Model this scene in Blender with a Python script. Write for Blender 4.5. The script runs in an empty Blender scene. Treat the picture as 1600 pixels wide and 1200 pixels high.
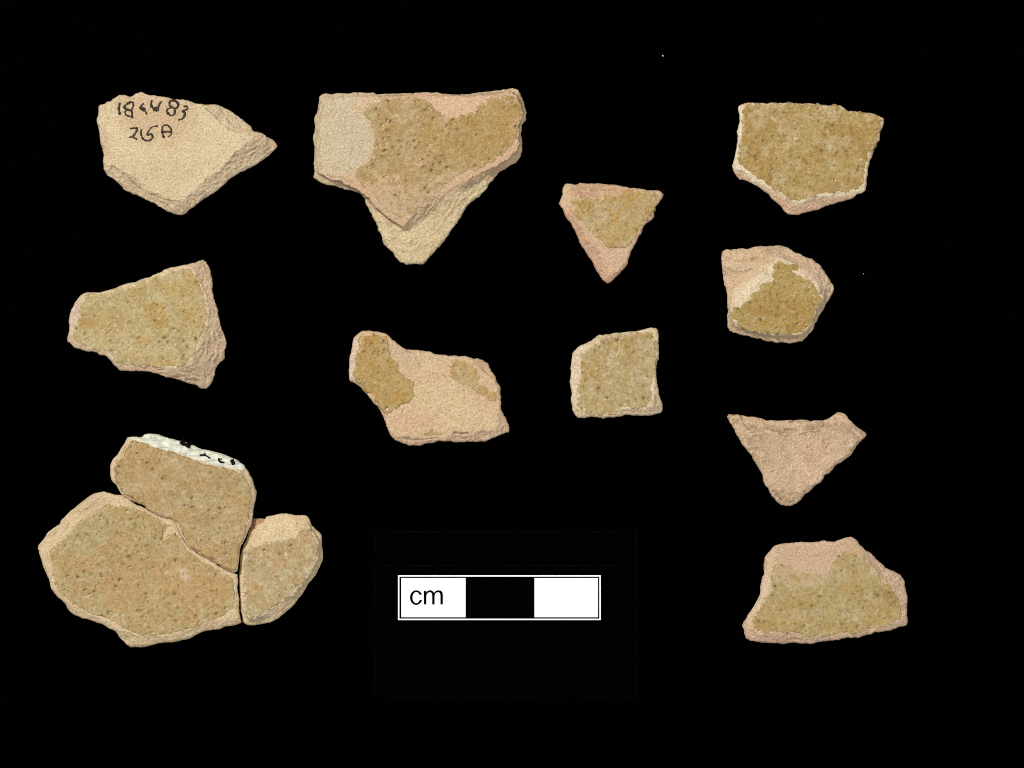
import bpy, math, random
import numpy as np
from mathutils import Vector

# ------------------------------------------------------------------ camera, world, lamps, exposure
# one Blender unit is one centimetre; the photograph's 3 cm scale bar gives 105 photo pixels per cm
C = bpy.context.scene.collection
scn = bpy.context.scene
scn.unit_settings.system = 'METRIC'
scn.unit_settings.scale_length = 0.01
PX = 1.0 / 105.0
CAM_H = 160.0

cam_d = bpy.data.cameras.new('camera')
cam = bpy.data.objects.new('camera', cam_d)
C.objects.link(cam)
cam.location = (0, 0, CAM_H)
cam_d.sensor_width = 36.0
cam_d.lens = 36.0 * CAM_H / (1600 * PX)
cam_d.clip_start = 1.0
cam_d.clip_end = 2000.0
scn.camera = cam

world = bpy.data.worlds.new('World')
scn.world = world
world.use_nodes = True
bg = world.node_tree.nodes['Background']
bg.inputs['Color'].default_value = (1.0, 0.975, 0.94, 1)
bg.inputs['Strength'].default_value = 0.37


def area_lamp(name, loc, size, power, color):
    d = bpy.data.lights.new(name, 'AREA')
    d.shape = 'DISK'
    d.size = size
    d.energy = power
    d.color = color
    o = bpy.data.objects.new(name, d)
    C.objects.link(o)
    o.location = loc
    o.rotation_euler = (Vector((0, 0, 0)) - Vector(loc)).to_track_quat('-Z', 'Y').to_euler()
    return o


area_lamp('key_lamp', (-66, 62, 104), 14, 192000, (1.0, 0.965, 0.915))
area_lamp('fill_lamp', (80, -50, 95), 34, 60000, (0.95, 0.97, 1.0))

scn.view_settings.view_transform = 'Standard'
scn.view_settings.look = 'None'
scn.view_settings.exposure = 0.0
scn.view_settings.gamma = 1.0

# ------------------------------------------------------------------ numpy helpers


def _hash(ix, iy, seed):
    n = (ix.astype(np.int64) * 374761393 + iy.astype(np.int64) * 668265263 + seed * 1442695041) & 0x7fffffff
    n = ((n ^ (n >> 13)) * 1274126177) & 0x7fffffff
    n = ((n ^ (n >> 15)) * 461845907) & 0x7fffffff
    return ((n ^ (n >> 14)) & 0xffffff) / float(0xffffff)


def vnoise(x, y, seed=0):
    ix = np.floor(x); iy = np.floor(y)
    fx = x - ix; fy = y - iy
    fx = fx * fx * fx * (fx * (fx * 6 - 15) + 10); fy = fy * fy * fy * (fy * (fy * 6 - 15) + 10)
    a = _hash(ix, iy, seed); b = _hash(ix + 1, iy, seed)
    c = _hash(ix, iy + 1, seed); d = _hash(ix + 1, iy + 1, seed)
    return ((a * (1 - fx) + b * fx) * (1 - fy) + (c * (1 - fx) + d * fx) * fy) * 2 - 1


def fbm(x, y, scale, octaves=4, seed=0, gain=0.5):
    s = 0; a = 1.0; t = 0
    ca, sa = math.cos(0.6), math.sin(0.6)
    x = x / scale; y = y / scale
    for k in range(octaves):
        s = s + a * vnoise(x + 17.3 * k, y - 9.1 * k, seed + 31 * k)
        t += a; a *= gain
        x, y = (x * ca - y * sa) * 2.03, (x * sa + y * ca) * 2.03
    return s / t


def specks(x, y, cell, seed, density, r0, r1):
    """round specks: one jittered point per cell, kept with the given density; returns the strongest falloff"""
    out = np.zeros_like(x)
    cx = np.floor(x / cell); cy = np.floor(y / cell)
    for i in (-1, 0, 1):
        for j in (-1, 0, 1):
            gx = cx + i; gy = cy + j
            keep = _hash(gx, gy, seed + 5) < density
            px_ = (gx + _hash(gx, gy, seed + 1)) * cell
            py_ = (gy + _hash(gx, gy, seed + 2)) * cell
            r = r0 + (r1 - r0) * _hash(gx, gy, seed + 3) ** 3
            el = 0.75 + 0.5 * _hash(gx, gy, seed + 4)
            d2 = ((x - px_) * el) ** 2 + ((y - py_) / el) ** 2
            out = np.maximum(out, np.where(keep, np.exp(-(d2 / (r * r)) ** 1.5), 0) * (0.45 + 0.55 * _hash(gx, gy, seed + 6)))
    return out


def smooth(a, b, v):
    t = np.clip((v - a) / (b - a), 0, 1)
    return t * t * (3 - 2 * t)


def seg_dist(pts, A, B):
    """nearest distance and nearest point from pts to the segments A-B"""
    n = len(pts)
    best = np.full(n, 1e9); near = np.zeros((n, 3))
    D = B - A; L2 = np.maximum((D ** 2).sum(1), 1e-9)
    Ls = np.sqrt(L2); cum = np.cumsum(Ls) - Ls
    for s in range(0, n, 6000):
        p = pts[s:s + 6000]
        rx = p[:, 0:1] - A[None, :, 0]; ry = p[:, 1:2] - A[None, :, 1]
        t = np.clip((rx * D[:, 0] + ry * D[:, 1]) / L2, 0, 1)
        ex = rx - t * D[:, 0]; ey = ry - t * D[:, 1]
        d2 = ex * ex + ey * ey
        k = d2.argmin(1); ar = np.arange(len(p))
        best[s:s + 6000] = np.sqrt(d2[ar, k])
        near[s:s + 6000, 0] = A[k, 0] + t[ar, k] * D[k, 0]
        near[s:s + 6000, 1] = A[k, 1] + t[ar, k] * D[k, 1]
        near[s:s + 6000, 2] = cum[k] + t[ar, k] * Ls[k]
    return best, near


def inside(pts, poly):
    x = pts[:, 0]; y = pts[:, 1]
    res = np.zeros(len(pts), bool)
    j = len(poly) - 1
    for i in range(len(poly)):
        xi, yi = poly[i]; xj, yj = poly[j]
        if yi != yj:
            c = ((yi > y) != (yj > y)) & (x < (xj - xi) * (y - yi) / (yj - yi) + xi)
            res ^= c
        j = i
    return res


def sdf(pts, poly, want_near=False):
    d, nr = seg_dist(pts, poly, np.roll(poly, -1, 0))
    s = np.where(inside(pts, poly), d, -d)
    return (s, nr) if want_near else s


def swell(P, w):
    """move an outline outwards by w photo pixels"""
    P = np.asarray(P, float)
    tg = np.roll(P, -1, 0) - np.roll(P, 1, 0)
    tg /= np.maximum(np.hypot(tg[:, 0], tg[:, 1]), 1e-6)[:, None]
    area = (P[:, 0] * np.roll(P[:, 1], -1) - np.roll(P[:, 0], -1) * P[:, 1]).sum()
    return P + np.stack([tg[:, 1], -tg[:, 0]], 1) * w * (1 if area > 0 else -1)


def ragged(poly, amp, seed, seg=2.6, scale=9.0):
    """subdivide a traced outline and break its straight runs up"""
    out = []
    n = len(poly); run = 0
    for i in range(n):
        a = np.array(poly[i], float); b = np.array(poly[(i + 1) % n], float)
        L = np.hypot(*(b - a))
        if L < 1e-6:
            continue
        k = max(1, int(round(L / seg)))
        nx, ny = (b - a)[1] / L, -(b - a)[0] / L
        for q in range(k):
            p = a + (b - a) * q / k
            o = amp * fbm(np.array([p[0]]), np.array([p[1]]), scale, 4, seed, 0.80)[0] * 2.8
            out.append((p[0] + nx * o, p[1] + ny * o))
        run += L
    out = np.array(out)
    return 0.8 * out + 0.10 * (np.roll(out, 1, 0) + np.roll(out, -1, 0))


# ------------------------------------------------------------------ material helpers


def new_mat(name):
    m = bpy.data.materials.new(name)
    m.use_nodes = True
    nt = m.node_tree
    return m, nt, nt.nodes['Principled BSDF']


def N(nt, kind, **kw):
    n = nt.nodes.new(kind)
    for k, v in kw.items():
        setattr(n, k, v)
    return n


def noise_node(nt, vec, scale, detail=4, rough=0.6, lo=None, hi=None, dist=0.0):
    n = N(nt, 'ShaderNodeTexNoise')
    n.inputs['Scale'].default_value = scale
    n.inputs['Detail'].default_value = detail
    n.inputs['Roughness'].default_value = rough
    n.inputs['Distortion'].default_value = dist
    nt.links.new(vec, n.inputs['Vector'])
    out = n.outputs['Fac']
    if lo is not None:
        r = N(nt, 'ShaderNodeMapRange')
        r.inputs['From Min'].default_value = lo
        r.inputs['From Max'].default_value = hi
        nt.links.new(out, r.inputs['Value'])
        out = r.outputs['Result']
    return out


def mix_col(nt, fac, a, b, mode='MIX'):
    m = N(nt, 'ShaderNodeMix', data_type='RGBA', blend_type=mode)
    for sock, v in ((m.inputs[0], fac), (m.inputs[6], a), (m.inputs[7], b)):
        if isinstance(v, (int, float)):
            sock.default_value = v
        elif isinstance(v, tuple):
            sock.default_value = (*v, 1)
        else:
            nt.links.new(v, sock)
    return m.outputs[2]


def math_n(nt, op, a, b=None, c=None):
    m = N(nt, 'ShaderNodeMath', operation=op)
    for i, v in enumerate((a, b, c)):
        if v is None:
            continue
        if isinstance(v, (int, float)):
            m.inputs[i].default_value = v
        else:
            nt.links.new(v, m.inputs[i])
    return m.outputs[0]


def attr(nt, name, out='Fac'):
    a = N(nt, 'ShaderNodeAttribute', attribute_name=name)
    return a.outputs[out]


def clay_material():
    m, nt, bs = new_mat('fired_clay')
    co = N(nt, 'ShaderNodeTexCoord').outputs['Object']
    tint = attr(nt, 'tint', 'Color')
    pore = attr(nt, 'pore')
    n1 = noise_node(nt, co, 4.0, 5, 0.65, 0.35, 0.65)
    c = mix_col(nt, math_n(nt, 'MULTIPLY', n1, 0.20), tint, (0.93, 0.80, 0.71), 'MULTIPLY')
    n2 = noise_node(nt, co, 40.0, 3, 0.85, 0.37, 0.63)
    g = mix_col(nt, n2, (0.74, 0.69, 0.62), (1.25, 1.26, 1.27))
    c = mix_col(nt, 1.0, c, g, 'MULTIPLY')
    n3 = noise_node(nt, co, 34.0, 2, 0.5, 0.64, 0.74)
    c = mix_col(nt, math_n(nt, 'MULTIPLY', n3, 0.45), c, (0.24, 0.165, 0.09))
    c = mix_col(nt, pore, c, (0.16, 0.10, 0.05))
    nt.links.new(c, bs.inputs['Base Color'])
    bs.inputs['Roughness'].default_value = 0.88
    bs.inputs['Specular IOR Level'].default_value = 0.25
    b = N(nt, 'ShaderNodeBump')
    b.inputs['Strength'].default_value = 0.60
    b.inputs['Distance'].default_value = 0.012
    nt.links.new(noise_node(nt, co, 55.0, 5, 0.7), b.inputs['Height'])
    nt.links.new(b.outputs['Normal'], bs.inputs['Normal'])
    return m


def glaze_material():
    m, nt, bs = new_mat('lead_glaze')
    co = N(nt, 'ShaderNodeTexCoord').outputs['Object']
    base = attr(nt, 'tint', 'Color')
    spot = attr(nt, 'spot'); pale = attr(nt, 'pale'); wear = attr(nt, 'wear')
    clay = attr(nt, 'clay_tint', 'Color')
    n2 = noise_node(nt, co, 24.0, 5, 0.78, 0.35, 0.65)
    g = mix_col(nt, n2, (0.77, 0.73, 0.62), (1.19, 1.20, 1.25))
    c = mix_col(nt, 1.0, base, g, 'MULTIPLY')
    c = mix_col(nt, math_n(nt, 'MULTIPLY', pale, 0.75), c, (0.50, 0.43, 0.31))
    cg = mix_col(nt, noise_node(nt, co, 38.0, 4, 0.75, 0.34, 0.66), (0.78, 0.75, 0.71), (1.20, 1.20, 1.20))
    c = mix_col(nt, wear, c, mix_col(nt, 1.0, clay, cg, 'MULTIPLY'))
    fine = mix_col(nt, noise_node(nt, co, 48.0, 2, 0.8, 0.38, 0.62), (0.93, 0.91, 0.87), (1.07, 1.07, 1.09))
    c = mix_col(nt, 1.0, c, fine, 'MULTIPLY')
    fl = noise_node(nt, co, 30.0, 2, 0.5, 0.65, 0.73)
    c = mix_col(nt, math_n(nt, 'MULTIPLY', fl, 0.45), c, (0.13, 0.08, 0.022))
    n4 = noise_node(nt, co, 9.0, 3, 0.6, 0.40, 0.60)
    dark = mix_col(nt, n4, (0.130, 0.066, 0.012), (0.085, 0.064, 0.018))
    c = mix_col(nt, spot, c, dark)
    nt.links.new(c, bs.inputs['Base Color'])
    r = N(nt, 'ShaderNodeMapRange')
    r.inputs['To Min'].default_value = 0.28
    r.inputs['To Max'].default_value = 0.80
    nt.links.new(wear, r.inputs['Value'])
    nt.links.new(r.outputs['Result'], bs.inputs['Roughness'])
    bs.inputs['Specular IOR Level'].default_value = 0.45
    b = N(nt, 'ShaderNodeBump')
    b.inputs['Strength'].default_value = 0.37
    b.inputs['Distance'].default_value = 0.009
    nt.links.new(noise_node(nt, co, 42.0, 5, 0.68), b.inputs['Height'])
    nt.links.new(b.outputs['Normal'], bs.inputs['Normal'])
    return m


def flat_material(name, col, rough=0.6, spec=0.3, var=0.0, scale=20.0, col2=None):
    m, nt, bs = new_mat(name)
    co = N(nt, 'ShaderNodeTexCoord').outputs['Object']
    n = noise_node(nt, co, scale, 4, 0.6, 0.35, 0.65)
    c2 = col2 if col2 else tuple(v * (1 - var) for v in col)
    nt.links.new(mix_col(nt, n, col, c2), bs.inputs['Base Color'])
    bs.inputs['Roughness'].default_value = rough
    bs.inputs['Specular IOR Level'].default_value = spec
    return m


def paint_material():
    m, nt, bs = new_mat('white_paint')
    co = N(nt, 'ShaderNodeTexCoord').outputs['Object']
    mp = N(nt, 'ShaderNodeMapping')
    mp.inputs['Rotation'].default_value = (0, 0, math.radians(22))
    mp.inputs['Scale'].default_value = (3.0, 22.0, 6.0)
    nt.links.new(co, mp.inputs['Vector'])
    n = noise_node(nt, mp.outputs['Vector'], 1.6, 5, 0.7, 0.36, 0.60)
    c = mix_col(nt, n, (0.40, 0.42, 0.34), (0.76, 0.76, 0.63))
    nt.links.new(c, bs.inputs['Base Color'])
    bs.inputs['Roughness'].default_value = 0.5
    b = N(nt, 'ShaderNodeBump')
    b.inputs['Strength'].default_value = 0.5
    b.inputs['Distance'].default_value = 0.012
    nt.links.new(n, b.inputs['Height'])
    nt.links.new(b.outputs['Normal'], bs.inputs['Normal'])
    return m


M_CLAY = clay_material()
M_GLAZE = glaze_material()
M_PAINT = paint_material()
M_INK = flat_material('dark_ink', (0.007, 0.008, 0.006), 0.42, 0.35, scale=30, col2=(0.035, 0.020, 0.006))
M_MARK = flat_material('black_lettering', (0.003, 0.003, 0.003), 0.8, 0.1, 0.5)
M_CLOTH = flat_material('black_velvet', (0.00030, 0.00030, 0.00032), 1.0, 0.0, 0.5, 60)
M_CARD = flat_material('black_card', (0.00040, 0.00040, 0.00038), 0.9, 0.0, 0.4, 30)
M_CARDEDGE = flat_material('grey_card_edge', (0.0075, 0.0075, 0.0065), 0.9, 0.0, scale=9, col2=(0.0004, 0.0004, 0.0004))
M_WHITE = flat_material('white_print', (0.86, 0.86, 0.86), 0.7, 0.1, 0.01)
M_BLACK = flat_material('black_print', (0.0006, 0.0006, 0.0006), 0.9, 0.0, 0.1)
M_LINT = flat_material('pale_lint', (0.60, 0.57, 0.50), 0.9, 0.1, 0.2)

# ------------------------------------------------------------------ mesh helpers


def link_mesh(name, verts, faces4, faces3, mat, parent=None, attrs=None, smooth_shade=True):
    me = bpy.data.meshes.new(name)
    nv = len(verts)
    me.vertices.add(nv)
    me.vertices.foreach_set('co', np.asarray(verts, np.float32).ravel())
    f4 = np.asarray(faces4, np.int32).reshape(-1, 4); f3 = np.asarray(faces3, np.int32).reshape(-1, 3)
    nl = f4.size + f3.size
    me.loops.add(nl)
    me.loops.foreach_set('vertex_index', np.concatenate([f4.ravel(), f3.ravel()]))
    nf = len(f4) + len(f3)
    me.polygons.add(nf)
    st = np.concatenate([np.arange(len(f4)) * 4, len(f4) * 4 + np.arange(len(f3)) * 3])
    me.polygons.foreach_set('loop_start', st.astype(np.int32))
    me.polygons.foreach_set('use_smooth', np.full(nf, smooth_shade, bool))
    me.update(calc_edges=True)
    me.validate()
    for k, v in (attrs or {}).items():
        v = np.asarray(v, np.float32)
        if v.ndim == 2:
            a = me.attributes.new(k, 'FLOAT_COLOR', 'POINT')
            a.data.foreach_set('color', np.concatenate([v, np.ones((nv, 1), np.float32)], 1).ravel())
        else:
            a = me.attributes.new(k, 'FLOAT', 'POINT')
            a.data.foreach_set('value', v)
    me.materials.append(mat)
    o = bpy.data.objects.new(name, me)
    C.objects.link(o)
    if parent:
        o.parent = parent
    return o


def region_grid(poly, step, seed):
    """quads filling a traced outline; border corners are pulled onto the outline"""
    lo = poly.min(0) - 2; hi = poly.max(0) + 2
    xs = np.arange(lo[0], hi[0] + step, step); ys = np.arange(lo[1], hi[1] + step, step)
    X, Y = np.meshgrid(xs, ys)
    h, w = X.shape
    pts = np.stack([X.ravel(), Y.ravel()], 1)
    s = sdf(pts, poly).reshape(h, w)
    keep = (s[:-1, :-1] + s[1:, :-1] + s[:-1, 1:] + s[1:, 1:]) > 0
    idx = np.arange(h * w).reshape(h, w)
    q = np.stack([idx[:-1, :-1], idx[:-1, 1:], idx[1:, 1:], idx[1:, :-1]], -1)[keep]
    cnt = np.zeros(h * w, int)
    np.add.at(cnt, q.ravel(), 1)
    used = np.where(cnt > 0)[0]
    remap = np.full(h * w, -1); remap[used] = np.arange(len(used))
    q = remap[q]
    v = pts[used]; border = cnt[used] < 4
    _, nr = sdf(v[border], poly, True)
    v[border] = nr[:, :2]
    # photo y runs down: flip the winding so faces look up once y is negated
    q = q[:, ::-1]
    return v, q, border


def add_skirt(v3, q, zfun_bottom, inset, close):
    """walls from the border down, drawn in a little, with a closed underside"""
    n = len(v3)
    e = np.concatenate([q[:, [0, 1]], q[:, [1, 2]], q[:, [2, 3]], q[:, [3, 0]]])
    key = e[:, 0].astype(np.int64) * n + e[:, 1]
    rev = e[:, 1].astype(np.int64) * n + e[:, 0]
    b = e[~np.isin(key, rev)]
    nrm = np.zeros((n, 2))
    d = v3[b[:, 1], :2] - v3[b[:, 0], :2]
    on = np.stack([d[:, 1], -d[:, 0]], 1)
    np.add.at(nrm, b[:, 0], on); np.add.at(nrm, b[:, 1], on)
    ids = np.unique(b.ravel())
    ln = np.maximum(np.hypot(nrm[ids, 0], nrm[ids, 1]), 1e-9)[:, None]
    bot = v3[ids].copy()
    bot[:, :2] -= nrm[ids] / ln * inset
    bot[:, 2] = zfun_bottom(bot)
    m = np.full(n, -1); m[ids] = n + np.arange(len(ids))
    walls = np.stack([b[:, 1], b[:, 0], m[b[:, 0]], m[b[:, 1]]], 1)
    verts = np.concatenate([v3, bot]); tris = np.zeros((0, 3), int)
    src = np.concatenate([np.arange(n), ids])
    if close:
        c = bot.mean(0, keepdims=True)
        verts = np.concatenate([verts, c]); src = np.concatenate([src, [ids[0]]])
        tris = np.stack([m[b[:, 1]], m[b[:, 0]], np.full(len(b), len(verts) - 1)], 1)
    return verts, np.concatenate([q, walls]), tris, src


# ------------------------------------------------------------------ pigments (albedo)
CREAM = (0.535, 0.445, 0.290)
BUFF = (0.500, 0.375, 0.238)
PINK = (0.500, 0.345, 0.228)
ROSE = (0.480, 0.320, 0.215)
SLIP = (0.470, 0.400, 0.288)
WHITEY = (0.600, 0.540, 0.400)
OLIVE = (0.322, 0.232, 0.084)
AMBER = (0.340, 0.208, 0.058)
TAN = (0.362, 0.258, 0.122)
KHAKI = (0.378, 0.298, 0.155)


class Sherd:
    STEP = 1.0

    def __init__(s, crop, outline, top, T=52, seed=1, clay=CREAM, brk=BUFF, label='', levels=(), glazes=(),
                 regions=(), cracks=(), edge=0.42, zlow=10, grain=1.0, tilt=(0, 0), lam=1.0, rag=0.9, dig=(), base=0, smax=0.64, inset=None, mott=0.0, grow=0.0, rnd=2.2):
        cx, cy, k = crop
        f = lambda P: np.array([(cx + a / k, cy + b / k) for a, b in P])
        s.f = f; s.seed = seed; s.T = T; s.base = base
        s.O = ragged(f(outline), rag, seed)
        s.O = swell(s.O, grow)
        s.levels = [(zlow, s.O)] + [(z, ragged(f(p), 1.2, seed + 40 + i)) for i, (z, p) in enumerate(levels)]
        s.P = ragged(f(top), 2.0, seed + 3)
        s.levels.append((T, s.P))
        s.clay = np.array(clay); s.brk = np.array(brk)
        s.glazes = [dict(g, P=ragged(swell(f(g['p']), g.get('swell', 1.5)), g.get('rag', 2.2), seed + 70 + i, 2.2, 7.0)) for i, g in enumerate(glazes)]
        s.regions = [(ragged(f(p), 2.5, seed + 90 + i, 4, 12), np.array(c), w) for i, (p, c, w) in enumerate(regions)]
        s.cracks = [(f(p), dep, wid, dk) for p, dep, wid, dk in cracks]
        s.dig = [(ragged(f(p), 1.6, seed + 120 + i, 3), dep, w) for i, (p, dep, w) in enumerate(dig)]
        s.edge = edge; s.smax = smax; s.mott = mott; s.rnd = rnd; s.inset = inset; s.grain = grain; s.tilt = tilt; s.lam = lam
        s.c = (s.O.min(0) + s.O.max(0)) / 2
        s.label = label

    def form(s, p):
        """height of the clay surface in photo pixels at photo positions p, with the masks that drive its colour"""
        x = p[:, 0]; y = p[:, 1]; sd = s.seed
        d0, nr = sdf(p, s.levels[0][1], True)
        d0 = np.maximum(d0, 0); arc = nr[:, 2]
        z = np.full(len(p), float(s.levels[0][0]))
        dprev = d0; width = None
        for (za, _), (zb, poly) in zip(s.levels[:-1], s.levels[1:]):
            di = sdf(p, poly)
            ins = dprev > 0
            t = np.where(di >= 0, 1.0, dprev / (dprev + np.maximum(-di, 0) + 0.4))
            if width is None:
                # a narrow rim drops only a little before it overhangs
                zs = np.maximum(za, zb - s.smax * np.where(di >= 0, 0, dprev + np.maximum(-di, 0)))
                z = zs
            else:
                zs = z
                zs = np.where(di >= 0, zb, z)
            z = np.where(ins, zs + (zb - zs) * t, z)
            width = dprev + np.maximum(-di, 0)
            dprev = np.maximum(di, 0)
        dP = di
        brk = smooth(0.3, 3.0, -dP)
        wide = smooth(5, 22, d0 + np.maximum(-dP, 0))
        # broken faces: flaky layers running along the break, coarse grit; the vessel wall is smoother
        warp = fbm(x, y, 22, 3, sd + 11) * 4
        u = (d0 + warp)
        lamn = vnoise(u / 3.6, arc / 26.0, sd + 12) + 0.7 * vnoise(u / 1.9, arc / 13.0, sd + 13)
        lamn = lamn * (0.25 + 0.75 * smooth(-0.3, 0.3, fbm(x, y, 15, 2, sd + 17)))
        z = z + brk * wide * s.lam * (1.1 * lamn + 2.2 * fbm(x, y, 15, 3, sd + 14) - 0.9 * np.abs(fbm(x, y, 7, 3, sd + 18)))
        z = z + brk * (0.35 + 0.65 * wide) * 0.60 * fbm(x, y, 4.5, 3, sd + 15, 0.6)
        streak = np.clip(-lamn, 0, 1) * brk * wide
        if s.mott:
            vein = np.exp(-(fbm(x, y, 9, 3, sd + 19, 0.6) / 0.10) ** 2)
            z = z + (1 - brk) * (0.9 * vein + 1.0 * fbm(x, y, 7, 3, sd + 20, 0.6))
        z = z + (1 - brk) * (0.9 * fbm(x, y, 34, 2, sd + 16))
        pore = 0.22 * s.lam * streak
        for path, dep, wid, dk in s.cracks:
            q = p + np.stack([fbm(x, y, 14, 3, sd + 21), fbm(x, y, 14, 3, sd + 22)], 1) * 3.0
            d, _ = seg_dist(q, path[:-1], path[1:])
            w = wid * (0.7 + 0.5 * vnoise(x / 9, y / 9, sd + 23))
            fall = np.exp(-(d / np.maximum(w, 0.4)) ** 2) * smooth(-0.7, 0.1, vnoise(x / 11, y / 11, sd + 24))
            z = z - dep * fall
            if dk:
                pore = np.maximum(pore, dk * fall)
        for poly, dep, w in s.dig:
            dd = sdf(p, poly)
            z = z - dep * smooth(-w * 0.5, w * 0.5, dd)
        # rounded arris at the silhouette
        r = np.sqrt(np.clip(1 - (1 - np.clip(d0 / 3.0, 0, 1)) ** 2, 0, 1))
        z = z - s.rnd * (1 - r)
        z = z + s.tilt[0] * (x - s.c[0]) + s.tilt[1] * (y - s.c[1])
        return z, brk, pore, d0, dP

    def grit(s, p, brk):
        x = p[:, 0]; y = p[:, 1]; sd = s.seed
        g = s.grain * (0.34 + 0.22 * brk)
        z = g * fbm(x, y, 3.4, 2, sd + 31) * 1.5
        pits = specks(x, y, 6.5, sd + 33, 0.30 + 0.0 * x, 0.7, 1.7)
        z = z - 1.5 * s.grain * pits
        return z, pits

    def height(s, p):
        z, b, _, _, _ = s.form(p)
        return z + s.grit(p, b)[0]

    def world(s, v, z):
        return np.stack([(v[:, 0] - s.c[0]) * PX, -(v[:, 1] - s.c[1]) * PX, z * PX], 1)

    def thing(s):
        e = bpy.data.objects.new('pottery_sherd', None)
        e.empty_display_size = 0.3
        C.objects.link(e)
        k = 1 - (0.55 * s.T * PX) / CAM_H
        e.location = ((s.c[0] - 800) * PX * k, (600 - s.c[1]) * PX * k, 0.004)
        e['label'] = s.label
        e['category'] = 'pottery sherd'
        e['group'] = 'glazed earthenware sherds laid out on black cloth'
        s.e = e
        return e

    def tint_at(s, p, brk):
        x = p[:, 0]; y = p[:, 1]
        t = s.clay[None] * (1 - brk[:, None]) + s.brk[None] * brk[:, None]
        n = fbm(x, y, 30, 4, s.seed + 51)[:, None]
        t = t * (1 + n * np.array([[0.07, 0.10, 0.15]]))
        if s.mott:
            vein = np.exp(-(fbm(x, y, 9, 3, s.seed + 19, 0.6) / 0.10) ** 2)[:, None] * s.mott
            patch = smooth(-0.25, 0.3, fbm(x, y, 24, 3, s.seed + 60))[:, None]
            t = t * (1 - patch * np.array([[0.23, 0.22, 0.27]]))
            t = t * (1 - 0.06 * s.mott) * (1 - vein) + np.array([[0.56, 0.43, 0.305]]) * vein
        for poly, col, w in s.regions:
            m = (0.5 if s.mott else 1.0) * smooth(-w, w, sdf(p, poly) + 3.0 * fbm(x, y, 9, 3, s.seed + 53) * (w / 4.0))[:, None]
            t = t * (1 - m) + col[None] * m
        return t

    def build(s):
        e = s.thing()
        v, q, border = region_grid(s.O, s.STEP, s.seed)
        z, brk, pore, d0, dP = s.form(v)
        gz, pits = s.grit(v, brk)
        cover = np.zeros(len(v))
        for g in s.glazes:
            cover = np.maximum(cover, smooth(0.3, 2.0, sdf(v, g['P'])))
        z = z + gz * (1 - cover) - 0.5 * cover
        tint = s.tint_at(v, brk)
        z = np.maximum(z, 2.0)
        pore = np.maximum(pore, pits * 0.42 * (0.7 + 0.3 * brk))
        v3 = s.world(v, z)
        inset = (np.clip(0.18 * s.T, 2, 9) if s.inset is None else s.inset) * PX
        vv, f4, f3, src = add_skirt(v3, q, lambda b: np.full(len(b), s.base * PX), inset, True)
        link_mesh('clay_body', vv, f4, f3, M_CLAY, e, {'tint': tint[src], 'pore': pore[src]})
        for i, g in enumerate(s.glazes):
            s.build_glaze(g, i)
        return e

    def build_glaze(s, g, i):
        sd = s.seed + 200 + 17 * i
        v, q, border = region_grid(g['P'], s.STEP, sd)
        z, brk, pore, d0, dP = s.form(v)
        x = v[:, 0]; y = v[:, 1]
        d = np.maximum(sdf(v, g['P']), 0)
        thick = g.get('thick', 0.9)
        dens = g.get('spots', 0.5)
        clump = smooth(-0.5, 0.6, fbm(x, y, 45, 2, sd + 1))
        sp = specks(x, y, 9.0, sd + 2, dens * (0.30 + 1.0 * clump), 0.8, 2.8)
        sp2 = specks(x, y, 5.0, sd + 3, 0.42 * dens + 0.0 * x, 0.5, 1.15) * 0.60
        spot = np.clip(np.maximum(sp, sp2) * 1.05, 0, 1)
        pl = specks(x, y, 11.0, sd + 4, g.get('pale', 0.35) + 0.0 * x, 1.0, 3.6)
        pl = 0.7 * np.clip(pl * (0.8 + 1.2 * fbm(x, y, 3, 2, sd + 5)), 0, 1)
        z = z + thick * smooth(0, 1.6, d) + 0.45 * fbm(x, y, 6.5, 3, sd + 6) + 0.2 * fbm(x, y, 2.6, 2, sd + 7)
        z = z - 0.9 * np.maximum(sp, 0.5 * sp2) + 0.35 * pl
        # a few deep pinholes
        ph = specks(x, y, 34.0, sd + 9, 0.22 + 0.0 * x, 1.4, 2.6)
        z = z - 3.2 * ph; spot = np.maximum(spot, np.clip(ph * 1.2, 0, 1) * 0.9)
        w = g.get('wear', 0.15)
        nz = fbm(x, y, 8, 4, sd + 10, 0.65)
        wear = smooth(0.05, 0.55, nz + (w * 2 - 0.62) + 0.42 * np.exp(-d / 2.2))
        spot = spot * (1 - 0.8 * wear)
        c1 = np.array(g.get('c1', OLIVE)); c2 = np.array(g.get('c2', AMBER)); c3 = np.array(g.get('c3', KHAKI))
        n = smooth(-0.30, 0.42, fbm(x, y, g.get('patch', 32), 4, sd + 11, 0.6) + g.get('bias', 0.0))[:, None]
        m = smooth(0.0, 0.32, fbm(x, y, 20, 4, sd + 12, 0.65))[:, None]
        t = c1[None] * (1 - n) + c2[None] * n
        t = t * (1 - 0.75 * m) + c3[None] * 0.75 * m
        for poly, col, ww in g.get('zones', ()):
            zp = s.f(poly)
            mm = smooth(-ww, ww, sdf(v, zp) + 4 * fbm(x, y, 12, 3, sd + 13))[:, None] * 0.75
            t = t * (1 - mm) + np.array(col)[None] * mm
        halo = specks(x, y, 9.0, sd + 2, dens * (0.35 + 0.9 * clump), 2.2, 5.0)[:, None] * 0.55
        t = t * (1 - halo) + t * np.array([[0.78, 0.66, 0.42]]) * halo
        b1 = fbm(x, y, 7, 3, sd + 14, 0.6)[:, None]
        t = t * (1 + b1 * np.array([[0.14, 0.17, 0.26]])) * g.get('dark', 0.99)
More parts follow.
